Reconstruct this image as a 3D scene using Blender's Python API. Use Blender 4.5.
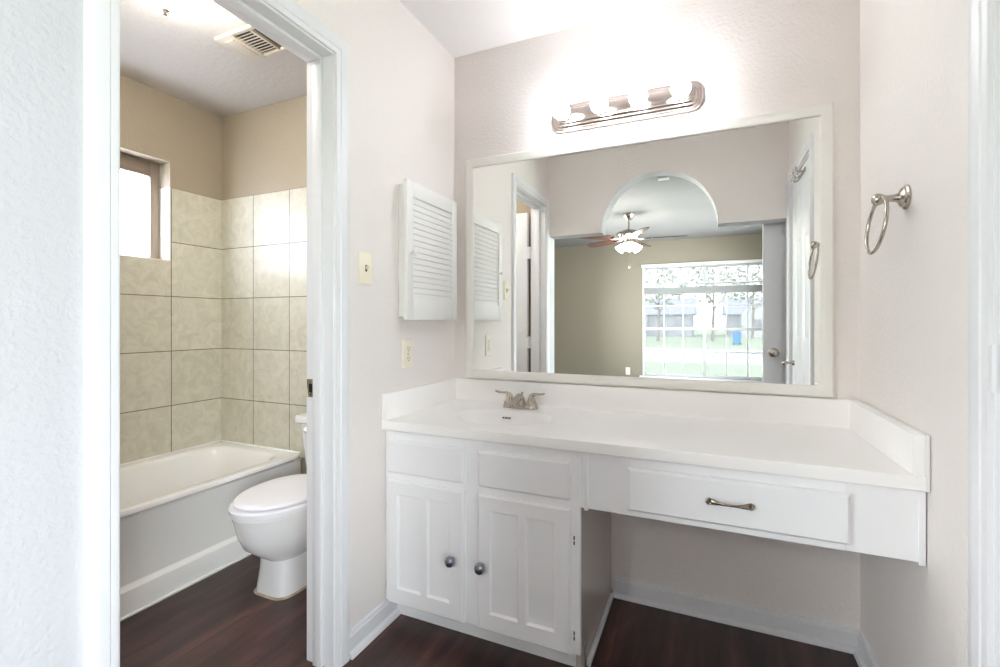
import bpy, bmesh, math, random
from mathutils import Vector, Matrix

for o in list(bpy.data.objects):
    bpy.data.objects.remove(o, do_unlink=True)
SC = bpy.context.scene
COL = SC.collection
PI = math.pi
rnd = random.Random(4)

# ------------------------------------------------------------------ camera
cd = bpy.data.cameras.new('camera')
cam = bpy.data.objects.new('camera', cd)
COL.objects.link(cam)
cd.sensor_width = 36.0
cd.lens = 36.0 * 0.46594
cd.shift_y = -0.01123
cd.clip_start = 0.02
cd.clip_end = 400
cam.location = (0, 0, 1.152)
cam.rotation_euler = (PI / 2, 0, math.radians(23.812))
SC.camera = cam

# ------------------------------------------------------------------ light, exposure
BULB = 10.0        # vanity bulbs
FAN_LAMP = 26.0    # frosted fan shades
DOME = 13.0         # toilet room dome
SKY = 5.6
SC.view_settings.view_transform = 'Standard'
SC.view_settings.look = 'None'
SC.view_settings.gamma = 1.0
SC.view_settings.use_curve_mapping = False
SC.view_settings.exposure = 2.25
SC.cycles.use_denoising = True
SC.cycles.max_bounces = 14
SC.cycles.diffuse_bounces = 8
SC.cycles.glossy_bounces = 8
SC.cycles.transmission_bounces = 8
SC.cycles.transparent_max_bounces = 12
SC.cycles.sample_clamp_indirect = 6.0
SC.cycles.caustics_reflective = False
SC.cycles.caustics_refractive = False

w = bpy.data.worlds.new('sky')
SC.world = w
w.use_nodes = True
nt = w.node_tree
bg = nt.nodes['Background']
tc = nt.nodes.new('ShaderNodeTexCoord')
sep = nt.nodes.new('ShaderNodeSeparateXYZ')
ramp = nt.nodes.new('ShaderNodeValToRGB')
nt.links.new(tc.outputs['Generated'], sep.inputs[0])
nt.links.new(sep.outputs['Z'], ramp.inputs[0])
ramp.color_ramp.elements[0].color = (0.95, 0.97, 1.0, 1)
ramp.color_ramp.elements[1].color = (0.72, 0.84, 1.0, 1)
nt.links.new(ramp.outputs[0], bg.inputs[0])
bg.inputs[1].default_value = SKY


def portal(name, loc, rot, sx, sy):
    l = bpy.data.lights.new(name, 'AREA')
    l.shape = 'RECTANGLE'
    l.size, l.size_y = sx, sy
    l.cycles.is_portal = True
    o = bpy.data.objects.new(name, l)
    COL.objects.link(o)
    o.location = loc
    o.rotation_euler = rot


portal('bedroom_window_portal', (-0.016, -3.86, 1.17), (PI / 2, 0, 0), 1.75, 1.7)
portal('added_window_portal', (1.3, -1.9, 1.3), (PI / 2, 0, PI / 2), 2.6, 1.6)  # portals of the two added side windows
portal('added_window_portal', (-2.55, -1.9, 1.3), (PI / 2, 0, -PI / 2), 1.8, 1.6)
portal('toilet_window_portal', (-2.915, 1.3, 1.79), (PI / 2, 0, -PI / 2), 0.72, 0.54)


# ------------------------------------------------------------------ materials
def lin(c):
    r = []
    for v in c[:3]:
        v = v / 255.0
        r.append(v / 12.92 if v <= 0.04045 else ((v + 0.055) / 1.055) ** 2.4)
    return (r[0], r[1], r[2], 1.0)


def mat(name, rgb, rough=0.5, metal=0.0, bump=None, coat=0.0, spec=0.5, vary=None):
    m = bpy.data.materials.new(name)
    m.use_nodes = True
    n = m.node_tree
    p = n.nodes['Principled BSDF']
    p.inputs['Base Color'].default_value = lin(rgb)
    p.inputs['Roughness'].default_value = rough
    p.inputs['Metallic'].default_value = metal
    p.inputs['Coat Weight'].default_value = coat
    p.inputs['Coat Roughness'].default_value = 0.08
    p.inputs['Specular IOR Level'].default_value = spec
    tcn = n.nodes.new('ShaderNodeTexCoord')
    if bump:
        sc_, st, dist = bump
        no = n.nodes.new('ShaderNodeTexNoise')
        no.inputs['Scale'].default_value = sc_
        no.inputs['Detail'].default_value = 3
        no.inputs['Roughness'].default_value = 0.5
        bu = n.nodes.new('ShaderNodeBump')
        bu.inputs['Strength'].default_value = st
        bu.inputs['Distance'].default_value = dist
        n.links.new(tcn.outputs['Object'], no.inputs['Vector'])
        n.links.new(no.outputs['Fac'], bu.inputs['Height'])
        n.links.new(bu.outputs[0], p.inputs['Normal'])
    if vary:
        rgb2, sc_ = vary
        no = n.nodes.new('ShaderNodeTexNoise')
        no.inputs['Scale'].default_value = sc_
        no.inputs['Detail'].default_value = 5
        mx = n.nodes.new('ShaderNodeMix')
        mx.data_type = 'RGBA'
        mx.inputs[6].default_value = lin(rgb)
        mx.inputs[7].default_value = lin(rgb2)
        n.links.new(tcn.outputs['Object'], no.inputs['Vector'])
        n.links.new(no.outputs['Fac'], mx.inputs[0])
        n.links.new(mx.outputs[2], p.inputs['Base Color'])
    return m


def emit(name, rgb, strength):
    m = bpy.data.materials.new(name)
    m.use_nodes = True
    p = m.node_tree.nodes['Principled BSDF']
    p.inputs['Base Color'].default_value = (0.9, 0.9, 0.9, 1)
    p.inputs['Roughness'].default_value = 0.3
    p.inputs['Emission Color'].default_value = lin(rgb)
    p.inputs['Emission Strength'].default_value = strength
    return m


def pane_glass(name, tint=(0.96, 0.98, 0.97, 1)):
    m = bpy.data.materials.new(name)
    m.use_nodes = True
    n = m.node_tree
    n.nodes.remove(n.nodes['Principled BSDF'])
    out = n.nodes['Material Output']
    t = n.nodes.new('ShaderNodeBsdfTransparent')
    t.inputs[0].default_value = tint
    g = n.nodes.new('ShaderNodeBsdfGlossy')
    g.inputs['Roughness'].default_value = 0.01
    f = n.nodes.new('ShaderNodeFresnel')
    f.inputs[0].default_value = 1.25
    mx = n.nodes.new('ShaderNodeMixShader')
    n.links.new(f.outputs[0], mx.inputs[0])
    n.links.new(t.outputs[0], mx.inputs[1])
    n.links.new(g.outputs[0], mx.inputs[2])
    n.links.new(mx.outputs[0], out.inputs[0])
    return m


def frosted(name):
    m = bpy.data.materials.new(name)
    m.use_nodes = True
    n = m.node_tree
    n.nodes.remove(n.nodes['Principled BSDF'])
    out = n.nodes['Material Output']
    t = n.nodes.new('ShaderNodeBsdfTranslucent')
    t.inputs[0].default_value = (0.86, 0.87, 0.93, 1)
    g = n.nodes.new('ShaderNodeBsdfDiffuse')
    g.inputs[0].default_value = (0.85, 0.86, 0.9, 1)
    mx = n.nodes.new('ShaderNodeMixShader')
    mx.inputs[0].default_value = 0.2
    n.links.new(t.outputs[0], mx.inputs[1])
    n.links.new(g.outputs[0], mx.inputs[2])
    n.links.new(mx.outputs[0], out.inputs[0])
    return m


def tile_mat(name, axis, a0, wd, z0, ht):
    """square wall tile with grey grout; axis is the horizontal world axis of the wall"""
    m = mat(name, (176, 170, 150), rough=0.32)
    n = m.node_tree
    p = n.nodes['Principled BSDF']
    tcn = n.nodes.new('ShaderNodeTexCoord')
    s = n.nodes.new('ShaderNodeSeparateXYZ')
    n.links.new(tcn.outputs['Object'], s.inputs[0])
    c = n.nodes.new('ShaderNodeCombineXYZ')
    for k, (ch, off) in enumerate(((axis, a0), ('Z', z0))):
        sub = n.nodes.new('ShaderNodeMath')
        sub.operation = 'SUBTRACT'
        sub.inputs[1].default_value = off
        n.links.new(s.outputs[ch], sub.inputs[0])
        n.links.new(sub.outputs[0], c.inputs[k])
    b = n.nodes.new('ShaderNodeTexBrick')
    b.offset = 0.0
    b.squash = 1.0
    b.inputs['Scale'].default_value = 1.0
    b.inputs['Mortar Size'].default_value = 0.0028
    b.inputs['Mortar Smooth'].default_value = 0.2
    b.inputs['Brick Width'].default_value = wd
    b.inputs['Row Height'].default_value = ht
    b.inputs['Color1'].default_value = lin((205, 201, 184))
    b.inputs['Color2'].default_value = lin((212, 208, 192))
    b.inputs['Mortar'].default_value = lin((118, 112, 98))
    n.links.new(c.outputs[0], b.inputs['Vector'])
    no = n.nodes.new('ShaderNodeTexNoise')
    no.inputs['Scale'].default_value = 14
    no.inputs['Detail'].default_value = 7
    no.inputs['Roughness'].default_value = 0.65
    no.inputs['Distortion'].default_value = 1.2
    n.links.new(tcn.outputs['Object'], no.inputs['Vector'])
    rp = n.nodes.new('ShaderNodeValToRGB')
    rp.color_ramp.elements[0].position = 0.3
    rp.color_ramp.elements[0].color = (0.80, 0.80, 0.78, 1)
    rp.color_ramp.elements[1].position = 0.62
    rp.color_ramp.elements[1].color = (1, 1, 1, 1)
    n.links.new(no.outputs['Fac'], rp.inputs[0])
    mx = n.nodes.new('ShaderNodeMix')
    mx.data_type = 'RGBA'
    mx.blend_type = 'MULTIPLY'
    mx.inputs[0].default_value = 1.0
    n.links.new(b.outputs['Color'], mx.inputs[6])
    n.links.new(rp.outputs[0], mx.inputs[7])
    n.links.new(mx.outputs[2], p.inputs['Base Color'])
    bu = n.nodes.new('ShaderNodeBump')
    bu.inputs['Strength'].default_value = 0.5
    bu.inputs['Distance'].default_value = 0.002
    bu.invert = True
    n.links.new(b.outputs['Fac'], bu.inputs['Height'])
    n.links.new(bu.outputs[0], p.inputs['Normal'])
    return m


def floor_mat():
    m = mat('dark wood plank', (60, 40, 36), rough=0.36)
    n = m.node_tree
    p = n.nodes['Principled BSDF']
    tcn = n.nodes.new('ShaderNodeTexCoord')
    s = n.nodes.new('ShaderNodeSeparateXYZ')
    n.links.new(tcn.outputs['Object'], s.inputs[0])
    c = n.nodes.new('ShaderNodeCombineXYZ')
    n.links.new(s.outputs['Y'], c.inputs[0])
    n.links.new(s.outputs['X'], c.inputs[1])
    b = n.nodes.new('ShaderNodeTexBrick')
    b.offset = 0.37
    b.inputs['Scale'].default_value = 1.0
    b.inputs['Mortar Size'].default_value = 0.0012
    b.inputs['Brick Width'].default_value = 1.2
    b.inputs['Row Height'].default_value = 0.15
    b.inputs['Color1'].default_value = (0.35, 0.35, 0.35, 1)
    b.inputs['Color2'].default_value = (0.75, 0.75, 0.75, 1)
    b.inputs['Mortar'].default_value = (0, 0, 0, 1)
    n.links.new(c.outputs[0], b.inputs['Vector'])
    mp = n.nodes.new('ShaderNodeMapping')
    mp.inputs['Scale'].default_value = (9.0, 1.1, 1.0)
    n.links.new(tcn.outputs['Object'], mp.inputs[0])
    no = n.nodes.new('ShaderNodeTexNoise')
    no.inputs['Scale'].default_value = 1.7
    no.inputs['Detail'].default_value = 9
    no.inputs['Roughness'].default_value = 0.62
    no.inputs['Distortion'].default_value = 0.6
    n.links.new(mp.outputs[0], no.inputs['Vector'])
    ad = n.nodes.new('ShaderNodeMath')
    ad.operation = 'MULTIPLY_ADD'
    ad.inputs[1].default_value = 0.26
    n.links.new(b.outputs['Color'], ad.inputs[0])
    n.links.new(no.outputs['Fac'], ad.inputs[2])
    rp = n.nodes.new('ShaderNodeValToRGB')
    cr = rp.color_ramp
    cr.elements[0].position = 0.38
    cr.elements[0].color = lin((34, 23, 22))
    cr.elements[1].position = 0.86
    cr.elements[1].color = lin((106, 66, 58))
    e = cr.elements.new(0.6)
    e.color = lin((58, 38, 35))
    e = cr.elements.new(0.73)
    e.color = lin((78, 50, 45))
    n.links.new(ad.outputs[0], rp.inputs[0])
    n.links.new(rp.outputs[0], p.inputs['Base Color'])
    bu = n.nodes.new('ShaderNodeBump')
    bu.inputs['Strength'].default_value = 0.12
    bu.inputs['Distance'].default_value = 0.001
    n.links.new(no.outputs['Fac'], bu.inputs['Height'])
    n.links.new(bu.outputs[0], p.inputs['Normal'])
    return m


M = {}
M['wall'] = mat('vanity wall paint', (236, 230, 226), 0.6, bump=(85, 0.75, 0.004))
M['wall_bed'] = mat('darkened bedroom wall paint', (136, 129, 115), 0.65, bump=(85, 0.5, 0.004))  # colour darkened to hold down the strong daylight on these walls
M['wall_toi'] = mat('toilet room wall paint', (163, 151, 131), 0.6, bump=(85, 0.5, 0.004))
M['white_wall'] = mat('white arch paint', (200, 200, 204), 0.55, bump=(80, 0.75, 0.004))
M['ceiling'] = mat('textured ceiling', (236, 235, 234), 0.75, bump=(38, 0.5, 0.006))
M['ceiling_bed'] = mat('darkened bedroom ceiling paint', (132, 131, 132), 0.75, bump=(38, 0.5, 0.006))  # darker copy of the ceiling, its brightness lowered in the colour
M['ceiling_toi'] = mat('darkened toilet room ceiling paint', (186, 182, 176), 0.75, bump=(38, 0.5, 0.006))  # darker copy of the ceiling, toned down against the dome's glare
M['trim'] = mat('white trim paint', (230, 230, 232), 0.38)
M['cab'] = mat('white cabinet paint', (246, 246, 247), 0.45)
M['louvre'] = mat('white louvre paint', (240, 239, 236), 0.4)
M['frame'] = mat('off white mirror frame paint', (238, 236, 229), 0.32)
M['marble'] = mat('cultured marble', (248, 246, 243), 0.36, coat=0.0, vary=((250, 248, 246), 4))
M['nickel'] = mat('brushed nickel', (186, 178, 168), 0.27, 1.0)
M['nickel_lt'] = mat('satin nickel plate', (214, 201, 195), 0.16, 1.0)
M['dark_knob'] = mat('pewter knob metal', (158, 162, 174), 0.22, 1.0)
M['bronze'] = mat('aged bronze', (96, 84, 72), 0.3, 1.0)
M['chrome'] = mat('chrome', (205, 205, 205), 0.08, 1.0)
M['dark'] = mat('dark recess', (18, 16, 15), 0.7)
M['slot'] = mat('dark overflow slot', (92, 84, 76), 0.6)  # dark tone for the overflow openings
M['ivory'] = mat('ivory plastic', (239, 231, 208), 0.35)
M['ivory2'] = mat('pale ivory plastic', (238, 233, 216), 0.35)
M['exgrille'] = mat('aged cream plastic', (190, 182, 168), 0.5)
M['porc'] = mat('white porcelain', (232, 231, 230), 0.1, coat=0.4)
M['seat'] = mat('white toilet seat plastic', (236, 236, 240), 0.18)
M['tub'] = mat('enamelled tub', (238, 238, 236), 0.14, coat=0.3)
M['caulk'] = mat('aged caulk', (214, 200, 180), 0.6, vary=((120, 92, 66), 26))
M['whitecaulk'] = mat('white caulk', (235, 235, 232), 0.5)
M['kneehole'] = mat('glossy darkened wall paint', (190, 180, 172), 0.22)  # wall paint with the knee space's shade put into the colour
M['mirror'] = mat('mirror silver', (243, 244, 240), 0.0, 1.0)
M['floor'] = floor_mat()
M['glass'] = pane_glass('window glass')
M['glass_dim'] = pane_glass('dimming window glass', (0.30, 0.30, 0.305, 1))  # dark tint added so the outdoor view does not burn out
M['frost'] = frosted('frosted window glass')
M['bulb'] = emit('lit globe bulb', (249, 251, 255), BULB)
M['fan_lamp'] = emit('lit frosted shade', (255, 247, 236), FAN_LAMP)
M['dome'] = emit('lit dome glass', (255, 250, 243), DOME)
M['blade'] = mat('walnut fan blade', (74, 47, 38), 0.45, vary=((58, 36, 30), 20))
M['alu'] = mat('bronze aluminium window frame', (150, 138, 124), 0.4, 0.5)
M['vinyl'] = mat('white vinyl window frame', (196, 198, 200), 0.45)
M['blind'] = mat('white blind slat', (228, 229, 228), 0.45)
M['blindgrey'] = mat('grey blind stack', (146, 148, 149), 0.5)
M['tile_end'] = tile_mat('sage ceramic tile end', 'X', -2.8055, 0.2985, 0.676 - 0.3117 * 2, 0.3117)
M['tile_far'] = tile_mat('sage ceramic tile far', 'Y', 1.678 - 0.307 * 6, 0.307, 0.676 - 0.3117 * 2, 0.3117)
M['sill_tile'] = mat('pale reveal tile', (222, 218, 206), 0.3)
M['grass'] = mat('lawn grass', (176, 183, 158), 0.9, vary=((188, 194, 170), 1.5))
M['road'] = mat('pale concrete road', (215, 213, 209), 0.9)
M['bin'] = mat('blue bin plastic', (130, 178, 222), 0.5)
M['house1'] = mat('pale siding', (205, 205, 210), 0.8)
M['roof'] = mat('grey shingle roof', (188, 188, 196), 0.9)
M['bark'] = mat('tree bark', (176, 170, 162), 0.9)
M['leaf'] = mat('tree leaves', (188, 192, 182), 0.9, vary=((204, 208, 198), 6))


# ------------------------------------------------------------------ mesh builder
class MB:
    def __init__(s):
        s.bm = bmesh.new()

    def _ids(s, before, mi):
        for f in s.bm.faces:
            if f not in before:
                f.material_index = mi

    def box(s, x0, x1, y0, y1, z0, z1, bev=0.0, seg=2, mi=0, fmi=None, mtx=None):
        vs = [s.bm.verts.new(p) for p in ((x0, y0, z0), (x1, y0, z0), (x1, y1, z0), (x0, y1, z0),
                                          (x0, y0, z1), (x1, y0, z1), (x1, y1, z1), (x0, y1, z1))]
        q = (('-z', (0, 3, 2, 1)), ('+z', (4, 5, 6, 7)), ('-y', (0, 1, 5, 4)),
             ('+x', (1, 2, 6, 5)), ('+y', (2, 3, 7, 6)), ('-x', (3, 0, 4, 7)))
        fs = []
        for nm, ix in q:
            f = s.bm.faces.new([vs[i] for i in ix])
            f.material_index = (fmi or {}).get(nm, mi)
            fs.append(f)
        if bev:
            es = list({e for f in fs for e in f.edges})
            r = bmesh.ops.bevel(s.bm, geom=es, offset=bev, segments=seg, profile=0.5, affect='EDGES')
            vs = list({v for v in r['verts']} | {v for v in vs if v.is_valid})
        if mtx:
            for v in vs:
                v.co = mtx @ v.co
        return s

    def loft(s, rings, cap0=True, cap1=True, closed=True, mi=0):
        """rings: lists of points of one length"""
        R = [[s.bm.verts.new(p) for p in r] for r in rings]
        n = len(R[0])
        for a, b in zip(R, R[1:]):
            for i in range(n if closed else n - 1):
                j = (i + 1) % n
                f = s.bm.faces.new((a[i], a[j], b[j], b[i]))
                f.material_index = mi
        if closed and cap0:
            s.bm.faces.new(list(reversed(R[0]))).material_index = mi
        if closed and cap1:
            s.bm.faces.new(R[-1]).material_index = mi
        return s

    def tube(s, pts, r, seg=12, mi=0, cap=True):
        pts = [Vector(p) for p in pts]
        rr = r if isinstance(r, (list, tuple)) else [r] * len(pts)
        rings = []
        up = None
        for i, p in enumerate(pts):
            t = (pts[min(i + 1, len(pts) - 1)] - pts[max(i - 1, 0)]).normalized()
            if up is None:
                up = Vector((0, 0, 1)) if abs(t.z) < 0.9 else Vector((1, 0, 0))
            u = (up - t * up.dot(t)).normalized()
            up = u
            v = t.cross(u)
            k = rr[i]
            a, b = k if isinstance(k, tuple) else (k, k)
            rings.append([p + u * (a * math.cos(2 * PI * j / seg)) + v * (b * math.sin(2 * PI * j / seg))
                          for j in range(seg)])
        return s.loft(rings, cap, cap, mi=mi)

    def ring(s, c, R, r, ax='z', seg=48, sub=10, mi=0):
        c = Vector(c)
        rows = []
        for i in range(seg):
            a = 2 * PI * i / seg
            row = []
            for j in range(sub):
                b = 2 * PI * j / sub
                p = Vector(((R + r * math.cos(b)) * math.cos(a), (R + r * math.cos(b)) * math.sin(a), r * math.sin(b)))
                if ax == 'x':
                    p = Vector((p.z, p.x, p.y))
                elif ax == 'y':
                    p = Vector((p.x, p.z, p.y))
                row.append(s.bm.verts.new(c + p))
            rows.append(row)
        for i in range(seg):
            for j in range(sub):
                f = s.bm.faces.new((rows[i][j], rows[(i + 1) % seg][j], rows[(i + 1) % seg][(j + 1) % sub], rows[i][(j + 1) % sub]))
                f.material_index = mi
        return s

    def lathe(s, prof, c, ax='z', seg=32, mi=0, sgn=1):
        """prof: (radius, height) pairs along the axis"""
        c = Vector(c)
        rings = []
        for r, h in prof:
            ring = []
            for j in range(seg):
                a = 2 * PI * j / seg
                x, y, z = max(r, 1e-4) * math.cos(a), max(r, 1e-4) * math.sin(a), h * sgn
                p = {'z': (x, y, z), 'x': (z, x, y), 'y': (y, z, x)}[ax]
                ring.append(c + Vector(p))
            rings.append(ring)
        return s.loft(rings, True, True, mi=mi)

    def sphere(s, c, r, seg=24, mi=0):
        n = seg // 2
        return s.lathe([(r * math.sin(PI * i / n), -r * math.cos(PI * i / n)) for i in range(n + 1)], c, 'z', seg, mi)

    def prism(s, poly, ax, a, b, mi=0):
        """poly in the two other axes (in x,y,z order), extruded a..b along ax"""
        def P(u, v, k):
            return {'x': (k, u, v), 'y': (u, k, v), 'z': (u, v, k)}[ax]
        return s.loft([[P(u, v, a) for u, v in poly], [P(u, v, b) for u, v in poly]], mi=mi)

    def panel_front(s, w, h, t, panels, recess=0.008, slope=0.012, raised=None, mtx=None, edge=0.004):
        """slab w x h, front at y=0 looking to -y, back at y=t; panels = [(x0,x1,z0,z1)] sunk into the front"""
        vcache = {}
        new = []

        def V(x, y, z):
            k = (round(x, 5), round(y, 5), round(z, 5))
            if k not in vcache:
                vcache[k] = s.bm.verts.new((x, y, z))
                new.append(vcache[k])
            return vcache[k]

        def Q(*ps):
            s.bm.faces.new([V(*p) for p in ps])
        e = edge
        xs = sorted({e, w - e} | {p[0] for p in panels} | {p[1] for p in panels})
        zs = sorted({e, h - e} | {p[2] for p in panels} | {p[3] for p in panels})
        for i in range(len(xs) - 1):
            for j in range(len(zs) - 1):
                x0, x1, z0, z1 = xs[i], xs[i + 1], zs[j], zs[j + 1]
                cx, cz = (x0 + x1) / 2, (z0 + z1) / 2
                if any(p[0] < cx < p[1] and p[2] < cz < p[3] for p in panels):
                    continue
                Q((x0, 0, z0), (x1, 0, z0), (x1, 0, z1), (x0, 0, z1))
        for (x0, x1, z0, z1) in panels:
            lev = [(0, 0.0), (slope, recess)]
            if raised:
                lev += [(slope + 0.006, recess), (slope + 0.006 + raised, 0.002)]
            # keep the panel's outline split where the grid is split
            for (a, ya), (b, yb) in zip(lev, lev[1:]):
                A = [(x0 + a, ya, z0 + a), (x1 - a, ya, z0 + a), (x1 - a, ya, z1 - a), (x0 + a, ya, z1 - a)]
                B = [(x0 + b, yb, z0 + b), (x1 - b, yb, z0 + b), (x1 - b, yb, z1 - b), (x0 + b, yb, z1 - b)]
                for k in range(4):
                    Q(A[k], A[(k + 1) % 4], B[(k + 1) % 4], B[k])
            a, ya = lev[-1]
            Q((x0 + a, ya, z0 + a), (x1 - a, ya, z0 + a), (x1 - a, ya, z1 - a), (x0 + a, ya, z1 - a))
        # chamfered rim, sides, back
        A = [(e, 0, e), (w - e, 0, e), (w - e, 0, h - e), (e, 0, h - e)]
        B = [(0, e, 0), (w, e, 0), (w, e, h), (0, e, h)]
        Cc = [(0, t, 0), (w, t, 0), (w, t, h), (0, t, h)]
        for k in range(4):
            k2 = (k + 1) % 4
            s.bm.faces.new([s_new(s, new, A[k]), s_new(s, new, B[k]), s_new(s, new, B[k2]), s_new(s, new, A[k2])])
            s.bm.faces.new([s_new(s, new, B[k]), s_new(s, new, Cc[k]), s_new(s, new, Cc[k2]), s_new(s, new, B[k2])])
        s.bm.faces.new([s_new(s, new, p) for p in reversed(Cc)])
        if mtx:
            for v in new:
                v.co = mtx @ v.co
        return s

    def build(s, name, mats, parent=None, smooth=38):
        if not isinstance(mats, (list, tuple)):
            mats = [mats]
        bmesh.ops.recalc_face_normals(s.bm, faces=s.bm.faces)
        me = bpy.data.meshes.new(name)
        off = Vector(parent['_o']) if parent is not None else Vector((0, 0, 0))
        if off.length:
            for v in s.bm.verts:
                v.co -= off
        s.bm.to_mesh(me)
        s.bm.free()
        for m in mats:
            me.materials.append(m)
        if smooth:
            for p in me.polygons:
                p.use_smooth = True
            me.set_sharp_from_angle(angle=math.radians(smooth))
        o = bpy.data.objects.new(name, me)
        COL.objects.link(o)
        if parent is not None:
            o.parent = parent
            o['_o'] = tuple(off)
        return o


def s_new(s, new, p):
    v = s.bm.verts.new(p)
    new.append(v)
    return v


def tag(o, label, cat, group=None):
    o['label'] = label
    o['category'] = cat
    if group:
        o['group'] = group
    return o


def thing(name, label, cat, loc, group=None):
    o = bpy.data.objects.new(name, None)
    o.empty_display_size = 0.05
    COL.objects.link(o)
    o.location = loc
    o['_o'] = tuple(loc)
    return tag(o, label, cat, group)


def struct(o):
    o['kind'] = 'structure'
    return o


def copy_part(o, dloc, parent):
    c = o.copy()
    COL.objects.link(c)
    c.parent = parent
    c.location = Vector(o.location) + Vector(dloc)
    for ch in list(o.children):
        copy_part(ch, (0, 0, 0), c)
    return c


def rrect(cx, cy, hx, hy, r, n=8):
    """rounded rectangle outline"""
    pts = []
    for k, (sx, sy) in enumerate(((1, 1), (-1, 1), (-1, -1), (1, -1))):
        for i in range(n + 1):
            a = PI / 2 * k + PI / 2 * i / n
            pts.append((cx + sx * (hx - r) + r * math.cos(a), cy + sy * (hy - r) + r * math.sin(a)))
    return pts


def egg(cx, cy, rx, rf, rb, z, n=40, e=2.0):
    """closed outline: half width rx, reach rf to -y and rb to +y"""
    pts = []
    for i in range(n):
        a = 2 * PI * i / n
        c, s_ = math.cos(a), math.sin(a)
        x = rx * math.copysign(abs(c) ** (2 / e), c)
        y = (rb if s_ > 0 else rf) * math.copysign(abs(s_) ** (2 / e), s_)
        pts.append((cx + x, cy + y, z))
    return pts


# ------------------------------------------------------------------ room measures
XL, XR = -1.1277, 0.4945      # vanity alcove side walls
YB = 2.0                      # mirror wall
ZC = 2.447                    # ceiling
XLT = XL - 0.115              # toilet room face of the left partition
XT = -2.80                    # toilet room far wall
YT0, YT1 = 0.48, 1.985        # toilet room near / end wall
YA0, YA1 = 0.335, 0.47        # arch wall
YBED = -3.78                  # bedroom window wall
XB0, XB1 = -2.45, 1.2         # bedroom side walls
ZH = 1.827                    # flat shoulder of the arch
DY0, DY1, DZ = 0.574, 1.187, 2.038   # toilet door opening (clear)

# ------------------------------------------------------------------ shell
struct(MB().box(-2.98, 1.4, -3.95, 2.14, -0.08, 0).build('floor', M['floor']))
struct(MB().box(XLT + 0.05, 1.4, YA0 + 0.05, 2.14, ZC, ZC + 0.08).build('ceiling', M['ceiling']))
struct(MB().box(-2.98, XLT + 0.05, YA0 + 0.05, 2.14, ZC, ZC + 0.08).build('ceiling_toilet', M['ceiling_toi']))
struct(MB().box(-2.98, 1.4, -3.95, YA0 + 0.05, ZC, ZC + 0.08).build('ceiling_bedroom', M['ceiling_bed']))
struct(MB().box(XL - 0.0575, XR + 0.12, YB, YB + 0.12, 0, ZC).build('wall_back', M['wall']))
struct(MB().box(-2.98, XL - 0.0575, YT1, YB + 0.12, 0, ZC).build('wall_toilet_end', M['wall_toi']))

# left partition with the toilet doorway; vanity paint on both faces, the unseen one kept light for bounce
DY1w = DY1 + 0.02
b = MB()
fm = {'-x': 1}
b.box(XLT, XL, DY1w, YT1, 0, ZC, fmi=fm)
b.box(XLT, XL, DY0 - 0.02, DY1w, DZ + 0.02, ZC, fmi=fm)
b.box(XLT, XL, YA1, DY0 - 0.02, 0, ZH, mi=2, fmi=fm)
b.box(XLT, XL, YA1, DY0 - 0.02, ZH, ZC, fmi=fm)
b.box(XLT, XL, YA0, YA1, 0, ZC, mi=2)
b.box(XL - 0.0575, XL, YT1, YB, 0, ZC)
struct(b.build('wall_left', [M['wall'], M['wall'], M['white_wall']], smooth=0))

# arch wall
cxA, raA, riA = -0.319, 0.397, 0.415
poly = [(XL, ZH), (cxA - raA, ZH)]
for i in range(1, 40):
    a = PI - PI * i / 40
    poly.append((cxA + raA * math.cos(a), ZH + riA * math.sin(a)))
poly += [(cxA + raA, ZH), (XR, ZH), (XR, ZC), (XL, ZC)]
b = MB().prism(poly, 'y', YA0, YA1)
for f in b.bm.faces:
    f.normal_update()
    f.material_index = 1 if abs(f.normal.y) < 0.5 else (2 if f.calc_center_median().y > 0.4 else 0)
struct(b.build('wall_arch', [M['wall_bed'], M['white_wall'], M['wall']]))

# right wall with closet doorway
CY0, CY1, CZ = 0.555, 1.165, 2.035
b = MB()
b.box(XR, XR + 0.12, CY1 + 0.02, YB, 0, ZC)
b.box(XR, XR + 0.12, CY0 - 0.02, CY1 + 0.02, CZ + 0.02, ZC)
b.box(XR, XR + 0.12, YA1, CY0 - 0.02, 0, ZC)
b.box(XR, XR + 0.12, YA0, YA1, 0, ZC, mi=1)
struct(b.build('wall_right', [M['wall'], M['white_wall']], smooth=0))

# bedroom shell
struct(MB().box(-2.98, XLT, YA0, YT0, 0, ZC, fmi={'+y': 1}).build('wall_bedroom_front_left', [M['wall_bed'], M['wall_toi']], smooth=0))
struct(MB().box(XR + 0.12, 1.32, YA0, YA1, 0, ZC).build('wall_bedroom_front_right', M['wall_bed'], smooth=0))
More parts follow.
